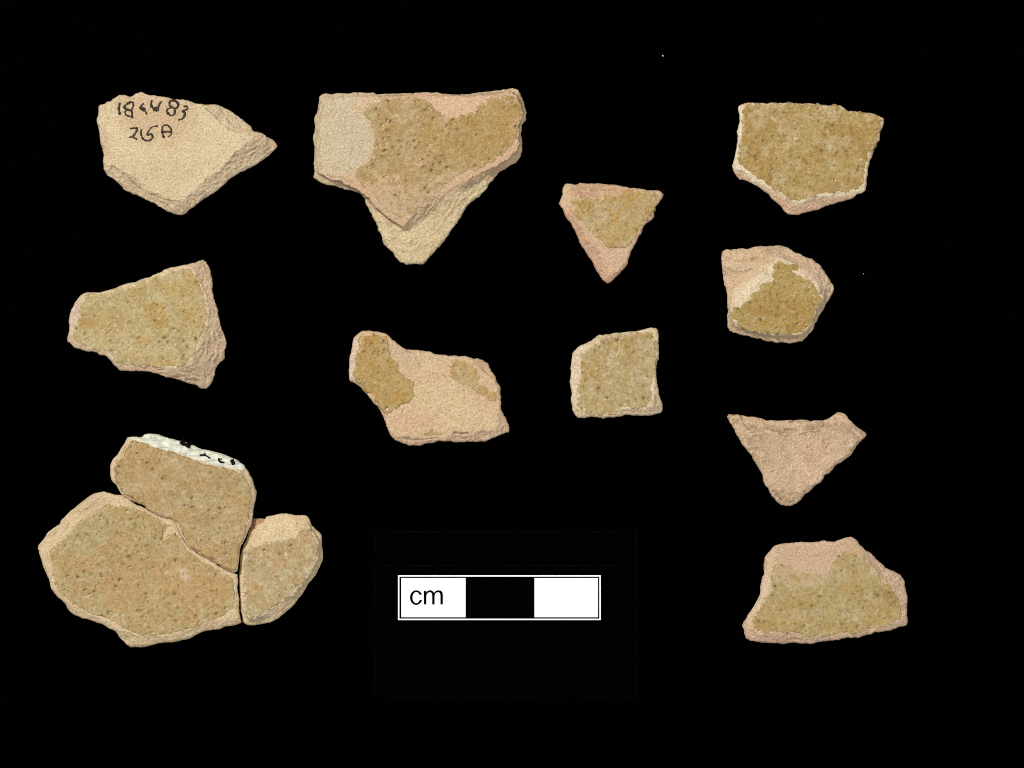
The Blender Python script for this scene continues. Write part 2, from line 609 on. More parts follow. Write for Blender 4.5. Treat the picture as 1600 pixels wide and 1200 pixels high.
        for poly, amt in g.get('worn', ()):
            mm = smooth(-5, 5, sdf(v, s.f(poly)) + 4 * fbm(x, y, 9, 3, sd + 15))
            wear = np.clip(wear + amt * mm * smooth(-0.45, 0.15, nz), 0, 1)
        clay = s.tint_at(v, brk) * 0.97
        v3 = s.world(v, z)
        vv, f4, f3, src = add_skirt(v3, q, lambda b: b[:, 2] - 3.0 * PX, 0.0, False)
        link_mesh('glaze', vv, f4, f3, M_GLAZE, s.e,
                  {'tint': t[src], 'spot': spot[src], 'pale': pl[src], 'wear': wear[src], 'clay_tint': clay[src]})

    def skin(s, name, poly, mat, thick, rag=1.0):
        """a thin painted coat that follows the clay"""
        P = ragged(swell(s.f(poly) - np.array([[0, 1.1]]), 1.8), rag, s.seed + 301, 2.2, 8)
        v, q, border = region_grid(P, s.STEP, 1)
        d = np.maximum(sdf(v, P), 0)
        z = s.form(v)[0] + thick * smooth(0, 2, d) + 0.3 * fbm(v[:, 0], v[:, 1], 5, 3, s.seed + 302)
        vv, f4, f3, src = add_skirt(s.world(v, z), q, lambda b: b[:, 2] - 2.5 * PX, 0.0, False)
        return link_mesh(name, vv, f4, f3, mat, s.e)

    def write(s, name, strokes, f, lift=0.75, seed=5, mat=None):
        """hand-inked strokes lying on the clay: each (points, width in photo pixels)"""
        V = []; F = []
        for si, (pts, wd) in enumerate(strokes):
            P = f(pts)
            # smooth the hand-drawn path
            out = []
            n = len(P)
            for i in range(n - 1):
                p0 = P[max(i - 1, 0)]; p1 = P[i]; p2 = P[i + 1]; p3 = P[min(i + 2, n - 1)]
                k = max(2, int(np.hypot(*(p2 - p1)) / 0.6))
                for j in range(k):
                    t = j / k
                    out.append(0.5 * ((2 * p1) + (-p0 + p2) * t + (2 * p0 - 5 * p1 + 4 * p2 - p3) * t * t + (-p0 + 3 * p1 - 3 * p2 + p3) * t ** 3))
            out.append(P[-1])
            Q = np.array(out)
            tg = np.gradient(Q, axis=0)
            tg /= np.maximum(np.hypot(tg[:, 0], tg[:, 1]), 1e-6)[:, None]
            nr = np.stack([-tg[:, 1], tg[:, 0]], 1)
            m = len(Q); u = np.arange(m)
            w = wd * 0.80 * (0.72 + 0.35 * vnoise(u / 5.0, np.full(m, si * 3.7), seed))
            w = w * np.clip(np.minimum(u, m - 1 - u) / 2.0 + 0.45, 0, 1)
            rows = []
            for k in (-1, -0.5, 0, 0.5, 1):
                pp = Q + nr * (w * k)[:, None]
                z = s.height(pp) + lift * (1.0 if abs(k) < 1 else -1.2)
                rows.append(s.world(pp, z))
            base = sum(len(a) for a in V)
            for r in rows:
                V.append(r)
            for r in range(4):
                a = base + r * m + np.arange(m - 1)
                F.append(np.stack([a, a + m, a + m + 1, a + 1], 1))
        o = link_mesh(name, np.concatenate(V), np.concatenate(F), np.zeros((0, 3), int), mat or M_INK, s.e)
        return o


# ------------------------------------------------------------------ the setting: black velvet under everything
def box(name, x0, y0, x1, y1, z0, z1, mat, parent=None, off=(0, 0)):
    a, b = (x0 - 800) * PX - off[0], (x1 - 800) * PX - off[0]
    c, d = (600 - y1) * PX - off[1], (600 - y0) * PX - off[1]
    v = [(a, c, z0), (b, c, z0), (b, d, z0), (a, d, z0), (a, c, z1), (b, c, z1), (b, d, z1), (a, d, z1)]
    f = [(3, 2, 1, 0), (4, 5, 6, 7), (0, 1, 5, 4), (1, 2, 6, 5), (2, 3, 7, 6), (3, 0, 4, 7)]
    return link_mesh(name, v, f, np.zeros((0, 3), int), mat, parent, smooth_shade=False)


def cloth():
    n = 120
    xs = np.linspace(-26, 26, n); ys = np.linspace(-22, 22, n)
    X, Y = np.meshgrid(xs, ys)
    Z = -0.006 + 0.005 * fbm(X.ravel(), Y.ravel(), 3.0, 3, 9)
    idx = np.arange(n * n).reshape(n, n)
    q = np.stack([idx[:-1, :-1], idx[:-1, 1:], idx[1:, 1:], idx[1:, :-1]], -1).reshape(-1, 4)
    o = link_mesh('cloth', np.stack([X.ravel(), Y.ravel(), Z], 1), q, np.zeros((0, 3), int), M_CLOTH)
    o['kind'] = 'structure'


cloth()

# ------------------------------------------------------------------ the scale card
card = bpy.data.objects.new('scale_card', None)
C.objects.link(card)
coff = ((790 - 800) * PX, (600 - 960) * PX)
card.location = (*coff, 0)
card['label'] = 'black card with a white and black bar scale marked cm'
card['category'] = 'scale bar'
box('card_base', 586, 831, 994, 1089, 0.004, 0.030, M_CARD, card, coff)


def frame_mesh(name, o4, i4, z0, z1, mat):
    V = []
    for z in (z0, z1):
        for (x0, y0, x1, y1) in (o4, i4):
            for x, y in ((x0, y1), (x1, y1), (x1, y0), (x0, y0)):
                V.append(((x - 800) * PX - coff[0], (600 - y) * PX - coff[1], z))
    F = []
    for k in range(4):
        j = (k + 1) % 4
        F.append((8 + k, 8 + j, 12 + j, 12 + k))
        F.append((k, j, 8 + j, 8 + k))
        F.append((4 + j, 4 + k, 12 + k, 12 + j))
        F.append((j, k, 4 + k, 4 + j))
    return link_mesh(name, V, F, np.zeros((0, 3), int), mat, card, smooth_shade=False)


frame_mesh('card_edge', (585.4, 830.4, 994.6, 1089.6), (586.1, 831.1, 993.9, 1088.9), 0.0302, 0.031, M_CARDEDGE)
box('fold_line', 600, 882.8, 965, 883.6, 0.0302, 0.031, M_CARDEDGE, card, coff)
frame_mesh('bar_outline', (621.9, 898.7, 938.7, 968.8), (624.1, 900.9, 936.5, 966.6), 0.0305, 0.034, M_WHITE)
box('white_bar', 627.0, 903.1, 727.5, 964.3, 0.0305, 0.034, M_WHITE, card, coff)
box('white_bar', 835.1, 903.1, 934.3, 964.3, 0.0305, 0.034, M_WHITE, card, coff)
box('black_bar', 727.8, 903.1, 834.8, 964.3, 0.0305, 0.0335, M_BLACK, card, coff)


def letter(name, loops):
    me = bpy.data.meshes.new(name)
    V = []; F = []
    for lp in loops:
        n = len(lp); b = len(V)
        for z in (0.0345, 0.0355):
            V += [((615 + x / 13.333 - 800) * PX - coff[0], (600 - 890 - y / 13.333) * PX - coff[1], z) for x, y in lp]
        F.append(tuple(range(b + n, b + 2 * n)))
        F += [(b + i, b + (i + 1) % n, b + n + (i + 1) % n, b + n + i) for i in range(n)]
    me.from_pydata(V, [], F)
    me.materials.append(M_BLACK)
    o = bpy.data.objects.new(name, me)
    C.objects.link(o); o.parent = card
    return o


def el(cx, cy, rx, ry, a0, a1, n):
    return [(cx + rx * math.cos(math.radians(a0 + (a1 - a0) * i / n)), cy - ry * math.sin(math.radians(a0 + (a1 - a0) * i / n))) for i in range(n + 1)]


letter('letter', [el(472, 582, 131, 154, 24, 342, 40) + el(472, 582, 77, 115, 336, 29, 36)])
letter('letter', [[(630, 725), (630, 438), (676, 438), (676, 478), (690, 455), (715, 438), (750, 428), (785, 431), (815, 446), (838, 468), (848, 481),
                   (870, 452), (900, 434), (935, 428), (975, 434), (1005, 455), (1022, 485), (1027, 530), (1027, 725), (975, 725), (975, 540),
                   (970, 505), (955, 480), (930, 471), (900, 475), (875, 492), (860, 520), (855, 550), (855, 725), (803, 725), (803, 540),
                   (798, 505), (785, 482), (760, 471), (735, 473), (710, 488), (692, 512), (683, 550), (683, 725)][::-1]])

# ------------------------------------------------------------------ the sherds
# Each outline, top face and glaze edge was measured on the photograph in an enlarged crop (origin x, origin y, magnification)
S = {}

S['inscribed'] = Sherd((140, 130, 5.333),
    [(75,205),(95,182),(185,150),(215,120),(250,97),(290,97),(320,112),(365,112),(400,88),(432,78),(475,95),(560,105),(650,120),(700,130),(780,140),(840,155),(900,172),(950,178),(1040,182),(1110,200),(1180,235),(1240,275),(1300,325),(1350,370),(1365,395),(1440,425),(1510,462),(1550,495),(1568,522),(1545,555),(1490,600),(1430,650),(1370,695),(1310,715),(1240,750),(1190,785),(1130,840),(1060,900),(990,945),(930,985),(870,1030),(815,1070),(780,1092),(735,1098),(690,1088),(620,1050),(540,1005),(470,970),(400,935),(340,910),(300,895),(250,845),(205,800),(155,770),(125,720),(118,660),(122,590),(110,550),(95,500),(88,440),(75,370),(67,300),(75,250)],
    [(95,215),(190,165),(260,112),(360,128),(430,95),(640,140),(780,158),(900,185),(955,200),(1010,250),(1070,315),(1150,370),(1230,412),(1310,432),(1360,465),(1330,490),(1280,515),(1200,600),(1130,690),(1040,760),(950,820),(850,900),(795,945),(755,985),(640,955),(520,905),(430,835),(330,775),(230,710),(160,680),(135,640),(130,590),(112,500),(95,370),(85,300)],
    T=50, seed=3, clay=CREAM, brk=(0.530,0.425,0.285), edge=0.40, zlow=25, grain=1.6,
    label='cream unglazed sherd with handwritten black numbers and a pointed right corner',
    regions=[([(230,110),(600,110),(850,170),(900,330),(700,520),(450,500),(250,330)], (0.495,0.375,0.240), 9),
             ([(80,390),(160,400),(160,620),(120,700),(90,500)], (0.50,0.375,0.255), 5)],
    cracks=[([(200,690),(300,760),(380,800),(450,850)], 3.0, 1.6, 0.55), ([(250,740),(340,800),(440,885),(520,930)], 3.5, 1.8, 0.5),
            ([(540,935),(640,970),(745,995)], 3.0, 1.4, 0.45), ([(560,960),(610,1000),(690,1050)], 2.5, 1.5, 0.35),
            ([(960,200),(1020,260),(1090,325),(1160,375),(1240,415)], 2.4, 1.6, 0.45), ([(1090,220),(1160,300),(1210,360)], 2.0, 1.5, 0.30),
            ([(1180,260),(1240,330),(1290,390)], 2.0, 1.4, 0.30)])

S['large'] = Sherd((480, 130, 4.139),
    [(78,90),(95,72),(125,66),(155,75),(190,65),(260,68),(340,62),(430,62),(445,72),(500,70),(580,70),(640,64),(690,68),(750,56),(820,60),(880,68),(960,74),(1040,72),(1120,62),(1200,50),(1270,42),(1325,34),(1365,48),(1385,90),(1405,140),(1418,190),(1405,245),(1385,275),(1382,330),(1390,400),(1382,470),(1350,510),(1290,550),(1240,580),(1200,625),(1170,655),(1160,685),(1115,730),(1070,755),(1030,800),(985,880),(940,940),(895,1000),(855,1060),(810,1105),(770,1150),(745,1172),(690,1168),(640,1174),(600,1155),(572,1125),(562,1095),(520,1070),(492,1040),(488,1000),(460,950),(440,890),(420,850),(385,790),(372,745),(340,712),(300,700),(240,685),(180,665),(120,655),(70,635),(42,610),(48,560),(45,500),(48,430),(40,360),(50,300),(48,220),(70,170)],
    [(95,105),(150,90),(300,85),(430,82),(620,82),(760,72),(900,85),(1040,90),(1200,68),(1325,55),(1360,80),(1385,140),(1398,195),(1370,270),(1365,340),(1372,400),(1350,450),(1300,490),(1230,530),(1150,575),(1060,610),(960,670),(880,705),(800,760),(700,840),(625,930),(540,885),(450,815),(390,740),(330,690),(220,640),(120,610),(70,580),(60,500),(62,360),(72,230)],
    levels=[(33, [(75,120),(300,85),(620,80),(900,82),(1200,60),(1365,60),(1400,190),(1372,300),(1380,420),(1340,490),(1230,570),(1175,620),(1130,700),(1030,780),(960,890),(870,1020),(760,1140),(690,1150),(630,1150),(585,1100),(515,1040),(480,950),(430,830),(385,750),(320,700),(180,650),(70,610),(60,400)]),
            (37, [(72,220),(95,102),(300,84),(620,81),(900,84),(1200,66),(1340,55),(1388,150),(1398,195),(1368,300),(1374,400),(1352,452),(1290,505),(1180,590),(1130,640),(1010,715),(960,790),(880,800),(800,845),(700,925),(625,950),(540,895),(450,822),(388,742),(325,692),(200,640),(70,590),(60,400)])],
    T=48, seed=11, clay=PINK, brk=(0.515,0.425,0.262), edge=0.38, zlow=26, grain=1.1,
    label='largest single sherd, amber glaze with bare cream left end and a broken point below',
    regions=[([(60,80),(330,75),(400,140),(380,200),(430,270),(440,400),(400,520),(330,600),(60,600)], (0.480,0.405,0.270), 8),
             ([(150,100),(300,90),(330,250),(400,300),(420,450),(330,520),(200,480),(130,300)], SLIP, 10),
             ([(320,80),(450,70),(480,110),(360,170),(300,180)], (0.53,0.40,0.27), 6),
             ([(800,90),(1180,90),(1080,180),(905,245),(800,150)], (0.545,0.385,0.255), 5),
             ([(430,730),(800,680),(1150,570),(1300,500),(1250,580),(900,730),(620,950),(450,800)], (0.470,0.345,0.222), 6)],
    glazes=[dict(p=[(370,160),(430,125),(500,100),(560,112),(640,105),(700,97),(770,112),(800,140),(820,180),(870,215),(905,240),(960,230),(1020,205),(1080,180),(1130,150),(1190,105),(1240,108),(1290,88),(1350,95),(1372,140),(1385,200),(1365,260),(1350,330),(1320,400),(1280,450),(1200,500),(1120,545),(1000,575),(900,640),(830,710),(740,790),(660,850),(600,860),(540,830),(470,770),(420,710),(350,640),(320,600),(340,540),(400,500),(430,440),(440,350),(430,270),(400,220),(370,200)],
                 c1=(0.350,0.248,0.112), c2=(0.350,0.238,0.092), wear=0.17, worn=[([(330,640),(700,660),(900,590),(1150,540),(900,680),(600,900),(400,720)],0.55),([(420,90),(700,90),(640,160),(440,170)],0.25)], spots=0.60, pale=0.5,
                 zones=[([(900,240),(1130,140),(1390,80),(1390,300),(1200,520),(1000,560),(1040,350)], (0.345,0.222,0.072), 26),
                        ([(700,480),(760,480),(750,540),(700,530)], (0.50,0.36,0.235), 3),
                        ([(440,600),(600,600),(590,650),(470,640)], (0.50,0.38,0.22), 5)])],
    cracks=[([(100,140),(95,260),(85,420),(90,560)], 1.4, 2.0, 0.12), ([(400,740),(470,830),(560,900),(610,930)], 2.2, 1.5, 0.45),
            ([(130,600),(220,620),(300,640)], 1.6, 1.4, 0.25), ([(430,860),(520,960),(560,1060)], -2.0, 5.0, 0)])

S['triangle_amber'] = Sherd((860, 270, 6.665),
    [(90,322),(105,290),(125,230),(128,180),(145,130),(178,108),(205,118),(245,128),(280,122),(310,108),(400,112),(510,112),(600,122),(680,125),(740,142),(800,152),(860,160),(930,165),(1000,178),(1100,180),(1150,200),(1185,228),(1168,265),(1120,320),(1085,385),(1075,455),(1050,490),(1000,535),(965,565),(945,630),(910,680),(900,720),(860,780),(835,830),(815,890),(795,960),(750,1020),(700,1065),(660,1110),(625,1140),(585,1152),(555,1135),(520,1080),(470,1000),(440,945),(400,880),(350,790),(300,710),(245,590),(215,535),(150,445),(140,405)],
    [(235,262),(440,272),(600,252),(690,230),(740,200),(860,182),(1000,190),(1100,195),(1150,225),(1090,330),(1050,440),(960,540),(900,650),(820,800),(790,920),(700,1020),(610,1070),(560,960),(500,850),(420,720),(360,620),(280,540),(235,440)],
    T=40, seed=23, clay=PINK, brk=ROSE, edge=0.38, zlow=10,
    label='small downward pointing triangle sherd with amber glaze inside a pink rim',
    regions=[([(100,120),(220,120),(220,330),(120,380)], (0.52,0.40,0.25), 5), ([(520,760),(850,760),(780,960),(600,1100)], (0.500,0.355,0.240), 5)],
    glazes=[dict(p=[(240,290),(340,270),(460,285),(580,265),(640,255),(700,235),(760,205),(860,190),(960,195),(1090,203),(1115,235),(1080,330),(1050,430),(980,490),(930,560),(880,640),(850,700),(800,770),(700,780),(590,770),(540,700),(470,630),(400,570),(340,500),(260,440)],
                 c1=(0.365,0.270,0.115), c2=(0.380,0.240,0.078), c3=(0.37,0.30,0.16), wear=0.13, spots=0.30, pale=0.35, patch=20, swell=2.0,
                 zones=[([(480,400),(600,400),(610,500),(500,500)], (0.44,0.38,0.25), 6), ([(250,280),(450,280),(460,370),(280,350)], AMBER, 5)])],
    cracks=[([(600,784),(700,790),(780,788)], 1.8, 0.9, 0.6), ([(430,780),(480,840)], 2, 1.2, 0.4), ([(180,160),(300,200),(420,215)], 1.5, 1.6, 0.2),
            ([(240,470),(330,590),(430,700),(500,820)], -1.8, 3, 0)])

S['khaki_topright'] = Sherd((1130, 150, 5.926),
    [(145,95),(185,78),(240,62),(300,68),(400,72),(500,70),(590,64),(690,70),(800,75),(900,85),(1000,90),(1080,95),(1110,115),(1150,140),(1220,145),(1300,158),(1370,165),(1430,185),(1480,212),(1485,250),(1465,310),(1445,360),(1440,410),(1405,470),(1385,530),(1360,590),(1350,640),(1335,700),(1325,770),(1318,830),(1315,870),(1280,905),(1225,912),(1200,945),(1140,970),(1080,985),(1000,1005),(920,1035),(840,1060),(770,1080),(690,1102),(610,1098),(560,1060),(520,1010),(460,965),(420,920),(350,860),(290,820),(220,785),(150,778),(118,745),(95,700),(85,650),(100,590),(115,510),(130,430),(132,330),(145,260),(142,170)],
    [(160,110),(250,80),(590,78),(1070,104),(1140,150),(1370,180),(1460,220),(1425,380),(1350,540),(1320,700),(1295,870),(1200,890),(1050,905),(900,925),(780,960),(690,985),(630,975),(560,920),(420,850),(330,790),(200,710),(120,680),(108,620),(138,480),(150,300)],
    T=46, seed=31, clay=CREAM, brk=(0.530,0.375,0.255), edge=0.40, zlow=16,
    label='five-sided sherd at the upper right, dark-speckled ochre glaze and a pink broken lower edge',
    regions=[([(140,90),(190,90),(190,300),(170,500),(130,620),(300,760),(560,915),(690,985),(900,930),(1250,890),(1310,850),(1300,900),(1200,905),(900,940),(690,1000),(600,975),(350,825),(200,735),(100,690),(85,640),(125,400)], WHITEY, 4)],
    glazes=[dict(p=[(185,150),(230,100),(400,88),(600,84),(800,85),(1060,108),(1130,155),(1280,168),(1400,190),(1450,240),(1420,350),(1400,440),(1330,530),(1300,640),(1290,780),(1240,860),(1100,875),(950,880),(850,905),(760,945),(690,955),(630,945),(560,885),(480,845),(330,755),(230,675),(145,620),(135,560),(160,450),(180,330),(185,240)],
                 c1=(0.345,0.250,0.095), c2=(0.320,0.208,0.062), c3=(0.40,0.315,0.165), swell=2.6, wear=0.12, spots=0.70, pale=0.4, patch=26,
                 zones=[([(870,420),(1060,440),(1050,520),(980,520)], (0.43,0.36,0.22), 5), ([(580,860),(850,800),(700,940)], (0.37,0.29,0.12), 5)])],
    cracks=[([(120,690),(250,740),(400,850),(560,930),(640,985)], 2.0, 1.3, 0.35), ([(460,930),(560,1000),(600,1040)], 2.0, 1.6, 0.25)])

S['khaki_left'] = Sherd((90, 390, 5.218),
    [(80,735),(95,680),(98,620),(97,570),(110,510),(130,455),(160,405),(200,370),(240,352),(300,348),(370,348),(420,330),(480,312),(530,290),(580,272),(640,268),(690,240),(760,222),(820,195),(880,162),(930,148),(980,142),(1030,128),(1090,118),(1140,100),(1185,85),(1210,105),(1235,140),(1250,180),(1258,240),(1262,320),(1275,400),(1300,470),(1312,540),(1330,620),(1350,680),(1372,740),(1375,790),(1362,840),(1360,880),(1320,920),(1290,960),(1275,1020),(1258,1070),(1235,1110),(1210,1135),(1150,1125),(1100,1095),(1040,1080),(960,1055),(880,1040),(820,1010),(750,992),(680,988),(600,992),(510,985),(470,950),(430,900),(390,862),(350,860),(315,840),(250,828),(170,812),(120,780),(92,755)],
    [(225,372),(300,362),(420,345),(640,284),(830,208),(1030,142),(1090,150),(1140,220),(1185,340),(1215,450),(1230,560),(1190,690),(1140,800),(1100,880),(1050,940),(1000,962),(800,948),(600,938),(500,922),(440,882),(400,830),(320,822),(230,790),(150,750),(120,690),(150,600),(185,520),(195,440)],
    T=48, seed=43, clay=CREAM, brk=(0.515,0.392,0.265), edge=0.36, zlow=10,
    label='trapezoid sherd on the left, pale khaki glaze and a wide broken right side',
    regions=[([(80,560),(110,480),(190,370),(225,400),(190,520),(140,640),(120,690),(110,760)], (0.52,0.42,0.32), 4)],
    glazes=[dict(p=[(232,378),(300,368),(420,350),(640,290),(830,214),(1030,150),(1080,165),(1130,230),(1175,340),(1205,450),(1210,600),(1160,700),(1110,790),(1090,870),(1040,930),(1000,952),(800,938),(600,925),(500,910),(450,870),(400,818),(320,812),(230,780),(155,740),(130,690),(160,600),(195,520),(205,440)],
                 c1=(0.385,0.305,0.150), c2=(0.390,0.278,0.110), c3=(0.42,0.355,0.195), wear=0.12, spots=0.45, pale=0.55, patch=36, bias=-0.12,
                 zones=[([(700,450),(880,420),(900,640),(840,680),(740,600)], (0.37,0.245,0.075), 9), ([(180,580),(320,560),(330,640),(220,660)], AMBER, 6),
                        ([(640,720),(760,730),(720,790),(650,770)], (0.41,0.25,0.09), 4), ([(750,240),(970,280),(960,400),(860,360)], (0.37,0.27,0.10), 8)])],
    cracks=[([(480,912),(600,950),(720,965),(860,975),(1000,985),(1090,1000)], 1.6, 1.3, 0.30), ([(840,1010),(960,1030),(1080,1060),(1150,1090)], 3.2, 3.2, 0.30),
            ([(1230,640),(1190,730)], 2.2, 1.0, 0.45), ([(1240,760),(1225,840)], 2.0, 1.2, 0.35), ([(1270,480),(1285,530)], 2.0, 1.3, 0.4),
            ([(1140,230),(1190,330),(1215,440)], -1.5, 2, 0), ([(1200,1000),(1215,1060)], 2, 1.2, 0.25), ([(155,420),(140,540),(125,640)], 1.3, 1.2, 0.12)])

S['centre_bare'] = Sherd((530, 500, 5.714),
    [(85,500),(95,430),(92,370),(105,320),(118,250),(128,190),(140,150),(180,120),(210,98),(260,95),(320,102),(370,112),(420,120),(450,145),(480,180),(540,225),(600,265),(660,268),(740,275),(820,288),(870,308),(950,315),(1050,322),(1140,328),(1200,342),(1270,350),(1320,385),(1345,420),(1370,465),(1400,510),(1415,560),(1435,600),(1438,680),(1440,740),(1445,800),(1470,850),(1500,900),(1520,960),(1515,1000),(1470,1015),(1400,1045),(1350,1065),(1310,1082),(1230,1082),(1130,1088),(1040,1095),(980,1080),(900,1080),(830,1095),(760,1108),(690,1120),(620,1115),(560,1095),(500,1070),(465,1030),(430,960),(405,900),(385,840),(340,770),(290,710),(240,650),(200,605),(150,570),(95,535)],
    [(190,150),(230,112),(400,128),(470,190),(560,258),(640,300),(760,315),(950,328),(1130,340),(1200,370),(1230,410),(1300,470),(1390,550),(1415,620),(1418,740),(1420,900),(1400,970),(1260,995),(1040,1000),(1000,1035),(900,1045),(760,1050),(650,1055),(540,1035),(480,1015),(430,920),(405,830),(335,720),(245,605),(155,545),(130,500),(155,400),(170,250)],
    T=48, seed=57, clay=(0.505,0.378,0.240), brk=(0.50,0.365,0.245), edge=0.40, zlow=9, grain=1.15,
    label='sherd in the middle with bare pinkish clay and amber glaze on its left lobe',
    regions=[([(430,180),(620,290),(760,320),(900,340),(600,420),(520,380),(440,280)], (0.46,0.355,0.235), 8),
             ([(420,840),(900,820),(800,1000),(480,1020)], (0.515,0.36,0.235), 9), ([(100,200),(180,140),(170,280),(150,520),(95,520)], (0.56,0.45,0.35), 4),
             ([(560,560),(1100,560),(1250,800),(1380,900),(1000,980),(700,740)], (0.520,0.400,0.250), 10)],
    glazes=[dict(p=[(200,155),(260,150),(300,130),(400,150),(430,180),(440,230),(440,300),(490,370),(520,400),(525,440),(560,490),(620,530),(660,545),(655,600),(670,680),(620,720),(540,760),(480,800),(410,825),(350,740),(290,660),(220,600),(145,530),(150,460),(165,380),(180,290),(180,200)],
                 c1=(0.365,0.255,0.098), c2=(0.365,0.222,0.062), c3=(0.37,0.28,0.13), wear=0.08, spots=0.65, pale=0.4, thick=1.9, patch=20),
            dict(p=[(1000,400),(1040,365),(1100,375),(1170,420),(1220,460),(1250,510),(1230,545),(1250,575),(1310,600),(1330,640),(1400,660),(1412,700),(1360,715),(1300,670),(1220,630),(1170,580),(1100,575),(1050,530),(1005,490),(1010,440)],
                 c1=(0.40,0.27,0.12), c2=(0.385,0.235,0.085), wear=0.10, spots=0.15, swell=2.0, pale=0.3, thick=0.7),
            dict(p=[(760,1020),(830,962),(900,985),(978,965),(940,1000),(880,1035),(800,1038)], c1=OLIVE, c2=AMBER, wear=0.40, spots=0.4, thick=0.6, swell=0)],
    cracks=[([(1230,395),(1290,455),(1350,500),(1400,545)], 2.8, 1.2, 0.55), ([(600,272),(640,300)], 2, 1.0, 0.6), ([(1020,1012),(1120,1008),(1240,1015)], 3.0, 1.3, 0.40),
            ([(1100,1055),(1200,1045),(1320,1030)], 2.4, 1.3, 0.45), ([(1425,840),(1440,920),(1420,970)], 2.0, 1.2, 0.35), ([(775,838),(785,842)], 3.5, 1.4, 0.8),
            ([(1480,950),(1460,1000)], 1.6, 1.2, 0.4), ([(560,1050),(700,1075),(880,1060)], 2.0, 2.0, 0.18)])

S['square'] = Sherd((880, 500, 7.27),
    [(78,700),(90,640),(85,560),(95,490),(97,430),(105,380),(145,330),(200,290),(270,260),(330,230),(380,190),(440,168),(500,160),(570,148),(640,152),(720,135),(800,132),(880,122),(940,100),(1000,88),(1050,95),(1068,120),(1080,180),(1088,250),(1085,330),(1085,430),(1065,500),(1055,580),(1055,640),(1062,700),(1072,770),(1085,830),(1110,900),(1132,960),(1135,1010),(1120,1045),(1060,1070),(980,1080),(880,1085),(780,1085),(700,1075),(640,1090),(580,1105),(510,1105),(450,1118),(390,1108),(320,1100),(240,1115),(170,1110),(130,1080),(105,1000),(92,920),(97,850),(85,780)],
    [(200,380),(270,315),(380,280),(430,205),(520,172),(700,150),(880,140),(1000,108),(1045,130),(1065,250),(1060,400),(1035,560),(1038,680),(1030,780),(1035,880),(1000,980),(900,1010),(780,1010),(660,1020),(600,1075),(450,1085),(300,1075),(220,1055),(165,1010),(160,900),(170,780),(165,680),(205,580),(190,450)],
    T=46, seed=61, clay=(0.54,0.455,0.30), brk=(0.51,0.415,0.275), edge=0.40, zlow=9,
    label='small squarish sherd with dull olive brown glaze and pale edges',
    regions=[([(90,400),(200,300),(300,270),(200,400),(205,600),(160,760),(160,1000),(110,1000),(85,780)], (0.57,0.48,0.34), 4)],
    glazes=[dict(p=[(205,400),(290,325),(400,305),(430,225),(500,183),(700,158),(880,152),(960,145),(1030,160),(1052,260),(1050,400),(1028,560),(1010,690),(970,780),(1000,850),(980,930),(940,980),(850,1000),(760,980),(660,990),(600,1060),(450,1075),(300,1060),(220,1050),(178,1000),(168,880),(180,780),(175,690),(215,600),(200,480)],
                 c1=(0.370,0.285,0.140), c2=(0.350,0.250,0.095), c3=(0.405,0.330,0.205), wear=0.16, spots=0.62, pale=0.45, patch=24)],
    cracks=[([(215,530),(225,585)], 2.2, 1.0, 0.6), ([(1045,760),(1050,900),(1040,990)], 1.8, 1.3, 0.35), ([(680,1040),(800,1050),(950,1035)], 1.8, 1.3, 0.2),
            ([(390,905),(388,955)], 2.2, 1.0, 0.7), ([(150,1045),(230,1060)], 2.0, 1.8, 0.4)])

